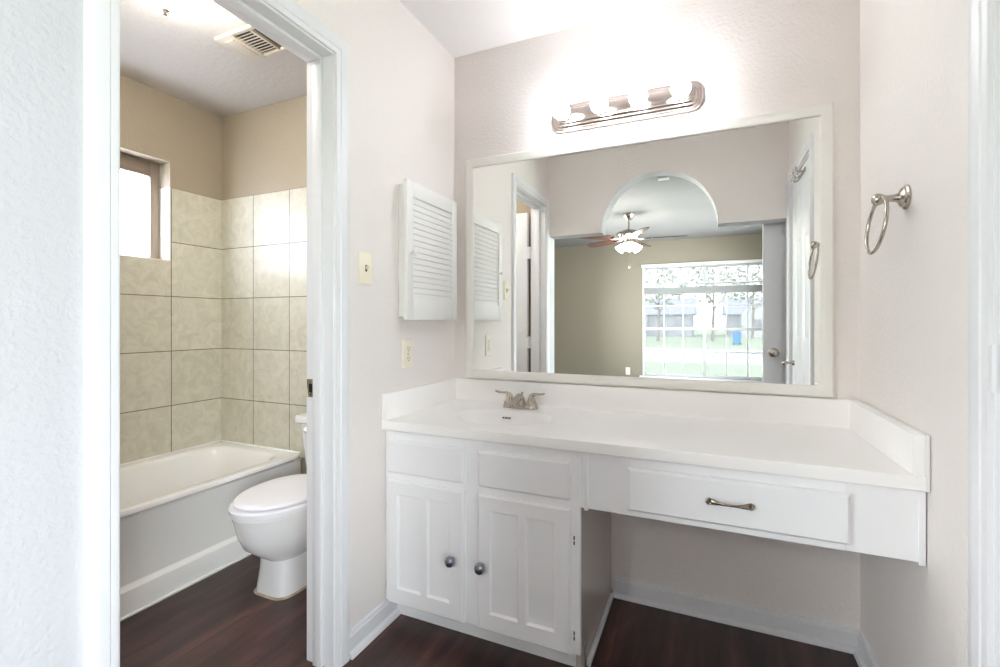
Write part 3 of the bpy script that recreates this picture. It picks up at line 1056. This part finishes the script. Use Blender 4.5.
# ------------------------------------------------------------------ louvred wall cabinet
lc = thing('louvred_cabinet', 'small white louvred wall cabinet on the left wall beside the mirror', 'cabinet', (XL, 1.73, 1.162))
ly0, ly1, lz0, lz1 = 1.529, 1.931, 1.162, 1.718
xd0, xd1 = -1.0936, -1.0736
MB().box(XL + 0.001, xd0, ly0 + 0.016, ly1 - 0.016, lz0 + 0.012, lz1 - 0.012, 0.002).build('body', M['louvre'], lc)
b = MB()
st, tr, br = 0.043, 0.062, 0.085
b.box(xd0, xd1, ly0, ly0 + st, lz0, lz1, 0.003)
b.box(xd0, xd1, ly1 - st, ly1, lz0, lz1, 0.003)
b.box(xd0, xd1, ly0 + st, ly1 - st, lz1 - tr, lz1, 0.003)
b.box(xd0, xd1, ly0 + st, ly1 - st, lz0, lz0 + br, 0.003)
ld = b.build('door', M['louvre'], lc)
b = MB()
n = 17
p = (lz1 - tr - lz0 - br) / n
for k in range(n):
    zc_ = lz0 + br + p * (k + 0.5)
    xc_ = (xd0 + xd1) / 2
    rot = Matrix.Translation((xc_, 0, zc_)) @ Matrix.Rotation(math.radians(-13), 4, 'Y')
    b.box(-0.003, 0.003, ly0 + st - 0.002, ly1 - st + 0.002, -0.0148, 0.0148, 0.0022, 2, mtx=rot)
b.build('louvres', M['louvre'], ld)
MB().box(xd0 - 0.0005, xd0 + 0.002, ly0 + st - 0.002, ly1 - st + 0.002, lz0 + br - 0.002, lz1 - tr + 0.002).build('backing', M['louvre'], ld)
MB().lathe([(0.006, 0), (0.005, 0.006), (0.009, 0.010), (0.011, 0.016), (0.008, 0.021), (0.001, 0.022)], (xd1, ly0 + 0.03, 1.43), 'x', 18).build('knob', M['louvre'], lc)

# ------------------------------------------------------------------ switch, outlets
def plate(b, y, z, hw=0.035, hh=0.058):
    b.loft([[(XL + d, yy, zz) for yy, zz in rrect(y, z, hw + g, hh + g, 0.004, 4)] for g, d in ((0, 0.0005), (0, 0.003), (-0.003, 0.006))])


sw = thing('light_switch', 'ivory toggle light switch between the door casing and the louvred cabinet', 'switch', (XL, 1.3445, 1.347))
b = MB(); plate(b, 1.3445, 1.347); b.build('plate', M['ivory'], sw)
b = MB().box(XL + 0.006, XL + 0.0065, 1.3395, 1.3495, 1.335, 1.359, mi=1)
b.box(-0.004, 0.011, -0.0035, 0.0035, -0.005, 0.005, 0.001, 1, mtx=Matrix.Translation((XL + 0.009, 1.3445, 1.350)) @ Matrix.Rotation(math.radians(-28), 4, 'Y'))
b.build('toggle', [M['ivory'], M['bronze']], sw)
for z in (1.317, 1.377):
    MB().lathe([(0.003, 0), (0.0025, 0.0012)], (XL + 0.006, 1.3445, z), 'x', 10).build('screw', M['ivory2'], sw)

ou = thing('wall_outlet', 'pale ivory duplex outlet on the left wall under the louvred cabinet', 'outlet', (XL, 1.6035, 1.022))
b = MB(); plate(b, 1.6035, 1.022, 0.035, 0.06); b.build('plate', M['ivory2'], ou)
for dz in (-0.02, 0.02):
    b = MB()
    b.loft([[(XL + d, yy, zz) for yy, zz in rrect(1.6035, 1.022 + dz, 0.0165 + g, 0.0145 + g, 0.009, 5)] for g, d in ((0, 0.006), (0, 0.008), (-0.001, 0.009))])
    for dy in (-0.006, 0.006):
        b.box(XL + 0.0088, XL + 0.0093, 1.6035 + dy - 0.001, 1.6035 + dy + 0.001, 1.022 + dz - 0.001, 1.022 + dz + 0.007, mi=1)
    b.lathe([(0.0022, 0), (0.0022, 0.0004)], (XL + 0.0089, 1.6035, 1.022 + dz - 0.007), 'x', 10, mi=1)
    b.build('receptacle', [M['ivory'], M['dark']], ou)
MB().lathe([(0.0028, 0), (0.0022, 0.0012)], (XL + 0.006, 1.6035, 1.022), 'x', 10).build('screw', M['bronze'], ou)

ob = thing('wall_outlet', 'white outlet low on the bedroom wall left of the window, seen in the mirror', 'outlet', (-1.156, YBED, 0.36))
b = MB().box(-1.191, -1.121, YBED + 0.0005, YBED + 0.006, 0.302, 0.418, 0.002)
b.build('plate', M['ivory2'], ob)
for dz in (-0.02, 0.02):
    MB().box(-1.172, -1.140, YBED + 0.006, YBED + 0.008, 0.36 + dz - 0.014, 0.36 + dz + 0.014, 0.001, 1).build('receptacle', M['ivory'], ob)

# ------------------------------------------------------------------ towel ring
TY, TZ = 1.585, 1.488
tr_ = thing('towel_ring', 'brushed nickel towel ring on the right wall beside the mirror', 'towel ring', (XR, TY, TZ))
b = MB().lathe([(0.033, 0.0005), (0.033, 0.004), (0.030, 0.007), (0.027, 0.008), (0.026, 0.012), (0.021, 0.015), (0.014, 0.018), (0.011, 0.024), (0.0095, 0.034)], (XR, TY, TZ), 'x', 32, sgn=-1)
b.build('rosette', M['nickel'], tr_)
b = MB().lathe([(0.0095, 0.033), (0.009, 0.045), (0.0125, 0.052), (0.0155, 0.058), (0.0165, 0.065), (0.014, 0.072), (0.008, 0.076), (0.001, 0.077)], (XR, TY, TZ), 'x', 24, sgn=-1)
b.build('post', M['nickel'], tr_)
b = MB()
RR = 0.075
cxr = XR - 0.058
b.ring((0, 0, 0), RR, 0.0048, 'x', 64, 10)
mt = Matrix.Translation((cxr, TY, TZ - RR + 0.004)) @ Matrix.Rotation(math.radians(0), 4, 'Z')
pv = Matrix.Translation((cxr, TY, TZ)) @ Matrix.Rotation(math.radians(7), 4, 'Y') @ Matrix.Translation((-cxr, -TY, -TZ))
for v in b.bm.verts:
    v.co = pv @ (mt @ v.co)
b.build('ring', M['nickel'], tr_)

# ------------------------------------------------------------------ bathtub
tb = thing('bathtub', 'white alcove bathtub under the toilet room window', 'bathtub', (-2.45, 1.23, 0))
TX0, TX1, TYa, TYb, TZr = XT + 0.007, -2.10, YT0 + 0.004, YT1 - 0.007, 0.405
NT = 72
cxt, cyt = (TX0 + TX1) / 2, (TYa + TYb) / 2


def tub_ring(hx, hy, z, e, cx=cxt, cy=cyt):
    r = []
    for i in range(NT):
        a = 2 * PI * (i + 0.5) / NT
        c, s_ = math.cos(a), math.sin(a)
        q = 1 / ((abs(c) ** e + abs(s_) ** e) ** (1 / e))
        r.append((cx + hx * c * q, cy + hy * s_ * q, z))
    return r


HX, HY = (TX1 - TX0) / 2, (TYb - TYa) / 2
b = MB()
b.loft([tub_ring(HX - 0.012, HY - 0.001, TZr - 0.03, 60), tub_ring(HX, HY, TZr - 0.02, 60), tub_ring(HX, HY, TZr - 0.008, 60), tub_ring(HX - 0.006, HY - 0.004, TZr, 50),
        tub_ring(HX - 0.055, HY - 0.06, TZr - 0.001, 9), tub_ring(HX - 0.066, HY - 0.075, TZr - 0.006, 8), tub_ring(HX - 0.074, HY - 0.085, TZr - 0.02, 7),
        tub_ring(HX - 0.082, HY - 0.12, TZr - 0.10, 6), tub_ring(HX - 0.095, HY - 0.17, TZr - 0.22, 5), tub_ring(HX - 0.12, HY - 0.21, TZr - 0.29, 4.5),
        tub_ring(HX - 0.17, HY - 0.27, TZr - 0.33, 4), tub_ring(HX - 0.27, HY - 0.45, TZr - 0.34, 3)], False, True)
b.build('basin', M['tub'], tb)
b = MB()
prof = [(TX1 - 0.012, TZr - 0.03), (TX1 - 0.020, TZr - 0.04), (TX1 - 0.014, 0.14), (TX1 - 0.010, 0.105), (TX1 - 0.004, 0.098), (TX1 + 0.012, 0.09), (TX1 + 0.022, 0.06), (TX1 + 0.030, 0.0), (TX1 - 0.05, 0.0), (TX1 - 0.05, TZr - 0.03)]
b.prism([(x, z) for x, z in prof], 'y', TYa, TYb)
b.build('apron', M['tub'], tb, smooth=25)
b = MB().box(TX1 + 0.026, TX1 + 0.042, TYa, TYb, 0, 0.007, 0.002)
b.build('floor_strip', M['whitecaulk'], tb)
b = MB().box(TX0 - 0.0, TX0 + 0.01, TYa, TYb, TZr - 0.002, TZr + 0.008, 0.003)
b.box(TX0, TX1 - 0.02, TYb - 0.01, TYb, TZr - 0.002, TZr + 0.008, 0.003)
b.build('caulk_line', M['whitecaulk'], tb)

# ------------------------------------------------------------------ toilet
TCX = -1.690
to = thing('toilet', 'white toilet with closed lid beside the bathtub', 'toilet', (TCX, 1.6, 0))
b = MB()
bc = 1.53
rings = [egg(TCX, bc, 0.098, 0.137, 0.26, 0.0, e=4), egg(TCX, bc, 0.096, 0.134, 0.26, 0.03, e=4), egg(TCX, bc, 0.090, 0.128, 0.25, 0.10, e=3.4), egg(TCX, bc, 0.092, 0.130, 0.24, 0.150, e=2.8),
         egg(TCX, bc, 0.118, 0.170, 0.23, 0.180, e=2.3), egg(TCX, bc, 0.146, 0.215, 0.23, 0.220, e=2.1), egg(TCX, bc, 0.161, 0.238, 0.23, 0.270, e=2.1), egg(TCX, bc, 0.167, 0.252, 0.23, 0.325, e=2.1),
         egg(TCX, bc, 0.172, 0.262, 0.23, 0.360, e=2.1), egg(TCX, bc, 0.166, 0.254, 0.22, 0.371, e=2.1)]
b.loft(rings)
b.box(TCX - 0.10, TCX + 0.10, 1.70, 1.965, 0.25, 0.376, 0.02, 3)
b.build('bowl', M['porc'], to)
b = MB()
b.loft([egg(TCX, bc, 0.105, 0.145, 0.262, 0.0, e=4), egg(TCX, bc, 0.101, 0.141, 0.26, 0.006, e=4)])
b.build('caulk_bead', M['caulk'], to)
b = MB()
b.loft([egg(TCX, bc, 0.170, 0.256, 0.18, 0.3720, e=2.1), egg(TCX, bc, 0.182, 0.270, 0.185, 0.3760, e=2.1), egg(TCX, bc, 0.184, 0.272, 0.185, 0.3930, e=2.1), egg(TCX, bc, 0.180, 0.267, 0.185, 0.3990, e=2.1), egg(TCX, bc, 0.165, 0.25, 0.18, 0.4010, e=2.1)])
b.build('seat', M['seat'], to)
b = MB()
b.loft([egg(TCX, bc, 0.158, 0.243, 0.18, 0.4025, e=2.1), egg(TCX, bc, 0.169, 0.254, 0.18, 0.4055, e=2.1), egg(TCX, bc, 0.171, 0.256, 0.18, 0.4110, e=2.1), egg(TCX, bc, 0.166, 0.250, 0.178, 0.4170, e=2.1), egg(TCX, bc, 0.13, 0.22, 0.14, 0.4210, e=2.1), egg(TCX, bc, 0.05, 0.1, 0.06, 0.4225, e=2.1)])
ld_ = b.build('lid', M['seat'], to)
for s_ in (-1, 1):
    MB().tube([(TCX + s_ * 0.07 - 0.02, 1.718, 0.404), (TCX + s_ * 0.07 + 0.02, 1.718, 0.404)], 0.011, 12).build('seat_hinge', M['seat'], to)
b = MB()
TKY = 1.858
rg = []
for (hx_, hy_, z) in ((0.155, 0.085, 0.377), (0.168, 0.095, 0.386), (0.178, 0.100, 0.44), (0.204, 0.106, 0.62), (0.206, 0.107, 0.640)):
    rg.append([(x, y, z) for x, y in rrect(TCX, TKY, hx_, hy_, 0.03, 6)])
b.loft(rg)
tk = b.build('tank', M['porc'], to)
rg = []
for (hx_, hy_, z) in ((0.210, 0.109, 0.640), (0.222, 0.116, 0.645), (0.223, 0.117, 0.668), (0.217, 0.111, 0.679), (0.19, 0.08, 0.682)):
    rg.append([(x, y, z) for x, y in rrect(TCX, TKY, hx_ + 0.014, hy_, 0.03, 6)])
b = MB().loft(rg)
b.build('tank_lid', M['porc'], to)
b = MB()
lx_ = TCX - 0.150
b.lathe([(0.014, 0), (0.013, 0.008), (0.008, 0.012)], (lx_, TKY - 0.104, 0.610), 'y', 18, sgn=-1)
b.tube([(lx_, TKY - 0.118, 0.610), (lx_ + 0.03, TKY - 0.123, 0.606), (lx_ + 0.075, TKY - 0.123, 0.597)], [0.007, 0.006, 0.008], 12)
b.build('flush_lever', M['porc'], to)

# ------------------------------------------------------------------ toilet room dome light and exhaust grille
DXc, DYc = -1.848, 1.088
dl = thing('dome_light', 'frosted dome ceiling light in the toilet room', 'ceiling light', (DXc, DYc, ZC))
MB().lathe([(0.15, 0.0), (0.15, 0.012), (0.135, 0.022), (0.09, 0.024)], (DXc, DYc, ZC), 'z', 40, sgn=-1).build('canopy', M['nickel'], dl)
R = 0.135
MB().lathe([(R * 0.985, 0.022)] + [(R * math.cos(PI / 2 * i / 14), 0.024 + 0.100 * math.sin(PI / 2 * i / 14)) for i in range(15)], (DXc, DYc, ZC), 'z', 40, sgn=-1).build('glass_dome', M['dome'], dl)
MB().lathe([(0.012, 0.120), (0.017, 0.125), (0.017, 0.130), (0.007, 0.134), (0.006, 0.137), (0.009, 0.143), (0.006, 0.148), (0.001, 0.150)], (DXc, DYc, ZC), 'z', 20, sgn=-1).build('finial', M['nickel'], dl)

ex = thing('exhaust_fan', 'cream exhaust fan grille on the toilet room ceiling', 'exhaust fan', (-1.913, 1.505, ZC))
ex0, ex1, ey0, ey1 = -2.04, -1.787, 1.409, 1.603
gz = ZC - 0.016
b = MB()
cell0, cell1 = -1.935, -1.835
b.box(ex0, cell0, ey0, ey1, gz, ZC, 0.003)
b.box(ex1 - 0.012, ex1, ey0, ey1, gz, ZC, 0.003)
b.box(cell0, ex1 - 0.012, ey0, ey0 + 0.02, gz, ZC, 0.002)
b.box(cell0, ex1 - 0.012, ey1 - 0.02, ey1, gz, ZC, 0.002)
b.box(cell1, cell1 + 0.012, ey0 + 0.02, ey1 - 0.02, gz, ZC, 0.002)
for k in range(9):
    y = ey0 + 0.02 + (ey1 - ey0 - 0.04) * (k + 0.5) / 9.0 + 0.008
    b.box(cell0, cell1, y - 0.0017, y + 0.0017, gz + 0.003, gz + 0.006)
b.build('grille', M['exgrille'], ex)
MB().box(cell0, ex1 - 0.012, ey0 + 0.018, ey1 - 0.018, gz + 0.013, ZC).build('fan_cavity', M['dark'], ex)
MB().box(ex0 + 0.03, cell0 - 0.02, ey0 + 0.03, ey1 - 0.03, gz - 0.004, gz + 0.002, 0.003).build('light_cover', M['exgrille'], ex)

# ------------------------------------------------------------------ bedroom ceiling fan (seen in the mirror)
FXc, FYc = -0.835, -1.695
cf = thing('ceiling_fan', 'brushed nickel ceiling fan with walnut blades and lit shades, seen in the mirror', 'ceiling fan', (FXc, FYc, ZC))
MB().lathe([(0.066, 0.0), (0.066, 0.02), (0.058, 0.045), (0.036, 0.07), (0.02, 0.085)], (FXc, FYc, ZC), 'z', 32, sgn=-1).build('canopy', M['nickel'], cf)
MB().lathe([(0.0125, 0.08), (0.0125, 0.19), (0.026, 0.19), (0.026, 0.215)], (FXc, FYc, ZC), 'z', 20, sgn=-1).build('downrod', M['nickel'], cf)
MB().lathe([(0.03, 0.195), (0.075, 0.205), (0.125, 0.222), (0.142, 0.236), (0.142, 0.262), (0.125, 0.283), (0.085, 0.297), (0.05, 0.304), (0.05, 0.33), (0.058, 0.335), (0.058, 0.355), (0.03, 0.375)], (FXc, FYc, ZC), 'z', 40, sgn=-1).build('motor_housing', M['nickel'], cf)
zb = ZC - 0.305
for k in range(5):
    a = math.radians(-5 + 72 * k)
    mt = Matrix.Translation((FXc, FYc, zb)) @ Matrix.Rotation(a, 4, 'Z') @ Matrix.Rotation(math.radians(-12), 4, 'X')
    b = MB()
    out = [(0.19, -0.05), (0.30, -0.062), (0.58, -0.068), (0.635, -0.05), (0.65, 0.0), (0.635, 0.05), (0.58, 0.068), (0.30, 0.062), (0.19, 0.05)]
    b.loft([[mt @ Vector((x, y, -0.004)) for x, y in out], [mt @ Vector((x, y, 0.004)) for x, y in out]])
    bd = b.build('blade', M['blade'], cf)
    b = MB()
    b.tube([mt @ Vector(p) for p in ((0.08, 0, 0.012), (0.13, 0.0, -0.008), (0.19, 0, -0.010), (0.25, 0, -0.007))], [(0.008, 0.012), (0.007, 0.012), (0.005, 0.022), (0.003, 0.030)], 12)
    b.build('blade_iron', M['nickel'], bd)
for k in range(3):
    a = math.radians(80 + 120 * k)
    dr = Vector((math.cos(a), math.sin(a), 0))
    base = Vector((FXc, FYc, ZC - 0.352)) + dr * 0.05
    axd = (dr * 0.72 + Vector((0, 0, -0.69))).normalized()
    e1 = axd.orthogonal().normalized()
    e2 = axd.cross(e1)
    b = MB()
    b.tube([Vector((FXc, FYc, ZC - 0.345)) + dr * 0.03, base, base + axd * 0.035], [0.009, 0.012, 0.02], 14)
    arm = b.build('lamp_arm', M['nickel'], cf)
    b = MB()
    rings = []
    for r, h in ((0.020, 0.02), (0.027, 0.035), (0.038, 0.055), (0.044, 0.075), (0.049, 0.095), (0.055, 0.105), (0.05, 0.107), (0.04, 0.104), (0.01, 0.098)):
        rings.append([base + axd * h + e1 * (r * math.cos(2 * PI * j / 28)) + e2 * (r * math.sin(2 * PI * j / 28)) for j in range(28)])
    b.loft(rings)
    b.build('lamp_shade', M['fan_lamp'], cf)
b = MB()
b.tube([(FXc + 0.01, FYc + 0.03, ZC - 0.37), (FXc + 0.01, FYc + 0.03, ZC - 0.62)], 0.0022, 8)
b.lathe([(0.003, 0), (0.009, 0.01), (0.009, 0.03), (0.003, 0.04)], (FXc + 0.01, FYc + 0.03, ZC - 0.66), 'z', 14)
b.build('pull_chain', M['nickel'], cf)

# bedroom ceiling register
rg_ = thing('ceiling_register', 'white ceiling register just visible through the top of the arch', 'air vent', (-0.34, -0.40, ZC))
b = MB()
x0, x1, y0_, y1_ = -0.395, -0.30, -0.47, -0.405
zg = ZC - 0.01
b.box(x0, x1, y0_, y0_ + 0.012, zg, ZC, 0.002); b.box(x0, x1, y1_ - 0.012, y1_, zg, ZC, 0.002)
b.box(x0, x0 + 0.02, y0_ + 0.02, y1_ - 0.02, zg, ZC, 0.002); b.box(x1 - 0.02, x1, y0_ + 0.02, y1_ - 0.02, zg, ZC, 0.002)
for k in range(8):
    x = x0 + 0.02 + (x1 - x0 - 0.04) * (k + 0.5) / 8
    b.box(x - 0.003, x + 0.003, y0_ + 0.02, y1_ - 0.02, zg + 0.001, ZC - 0.001)
b.build('grille', M['trim'], rg_)
MB().box(x0 + 0.018, x1 - 0.018, y0_ + 0.018, y1_ - 0.018, ZC - 0.0015, ZC).build('duct_opening', M['dark'], rg_)

# ------------------------------------------------------------------ outside the bedroom window
GZ = -0.6
struct(MB().box(-60, 60, -18, -3.96, GZ - 0.2, GZ).build('lawn_near', M['grass']))
struct(MB().box(-60, 60, -30, -18, GZ - 0.2, GZ - 0.02).build('road', M['road']))
struct(MB().box(-60, 60, -110, -30, GZ - 0.2, GZ).build('lawn_far', M['grass']))
bn = thing('trash_bin', 'blue wheeled bin on the far lawn seen through the bedroom window', 'bin', (2.2, -36.5, GZ))
b = MB()
b.loft([[(x, y, GZ + z) for x, y in rrect(2.2, -36.5, h, h, 0.05, 4)] for h, z in ((0.24, 0.08), (0.29, 0.9))])
b.build('body', M['bin'], bn)
MB().box(1.88, 2.52, -36.83, -36.17, GZ + 0.9, GZ + 0.98, 0.02).build('lid', M['bin'], bn)
for s in (-1, 1):
    MB().lathe([(0.1, 0), (0.1, 0.05)], (2.2 + s * 0.26, -36.76, GZ + 0.1), 'x', 18).build('wheel', M['dark'], bn)


def house(x0, x1, y0, y1, h, label):
    t = thing('house', label, 'house', ((x0 + x1) / 2, y1, GZ))
    MB().box(x0, x1, y0, y1, GZ, GZ + h).build('walls', M['house1'], t)
    ym = (y0 + y1) / 2
    MB().prism([(y0 - 0.4, GZ + h), (y1 + 0.4, GZ + h), (ym, GZ + h + 2.2)], 'x', x0 - 0.4, x1 + 0.4).build('roof', M['roof'], t)
    xg = x0 + (x1 - x0) * 0.3
    b = MB().prism([(xg - 1.8, GZ), (xg + 1.8, GZ), (xg + 1.8, GZ + h), (xg, GZ + h + 1.8), (xg - 1.8, GZ + h)], 'y', y1, y1 + 1.2)
    b.build('gable', M['trim'], t)
    for x in (xg, x0 + (x1 - x0) * 0.65, x0 + (x1 - x0) * 0.85):
        yy = y1 + (1.2 if x == xg else 0)
        f = MB().box(x - 0.6, x + 0.6, yy, yy + 0.06, GZ + 1.0, GZ + 2.2).build('window_frame', M['trim'], t)
        MB().box(x - 0.52, x + 0.52, yy + 0.06, yy + 0.07, GZ + 1.07, GZ + 2.13).build('pane', M['roof'], f)


house(-11.5, -1.5, -66, -57, 2.7, 'pale gabled house across the road at the left of the bedroom window')
house(2.5, 13, -68, -59, 2.7, 'pale gabled house across the road behind the blue bin')


def tree(x, y, h, r, label):
    t = thing('tree', label, 'tree', (x, y, GZ), 'trees across the road')
    b = MB()
    b.tube([(x, y, GZ), (x + 0.1, y, GZ + h * 0.35), (x, y, GZ + h * 0.8)], [0.14, 0.10, 0.04], 10)
    for k in range(5):
        a = k * 2.4
        b.tube([(x + 0.08, y, GZ + h * (0.33 + 0.06 * k)), (x + r * 0.7 * math.cos(a), y + r * 0.7 * math.sin(a), GZ + h * (0.6 + 0.05 * k))], [0.08, 0.02], 8)
    b.build('trunk', M['bark'], t)
    b = MB()
    for k in range(260):
        while True:
            v = Vector((rnd.uniform(-1, 1), rnd.uniform(-1, 1), rnd.uniform(-1, 1)))
            if 0.3 < v.length < 1:
                break
        c = Vector((x, y, GZ + h * 0.68)) + Vector((v.x * r, v.y * r, v.z * h * 0.32))
        d1_ = Vector((rnd.uniform(-1, 1), rnd.uniform(-1, 1), rnd.uniform(-1, 1))).normalized()
        d2_ = d1_.orthogonal().normalized()
        s = rnd.uniform(0.16, 0.34)
        vs = [b.bm.verts.new(c + q) for q in (d1_ * s, d2_ * s * 0.6, -d1_ * s, -d2_ * s * 0.6)]
        b.bm.faces.new(vs)
    b.build('crown', M['leaf'], t, smooth=0)


tree(-4.0, -41, 8, 2.6, 'leafy tree across the road at the left edge of the bedroom window')
tree(0.6, -44, 9, 3.0, 'leafy tree across the road left of the blue bin')
tree(4.7, -54, 9, 2.8, 'leafy tree across the road right of the blue bin')

for o in bpy.data.objects:
    if '_o' in o:
        del o['_o']
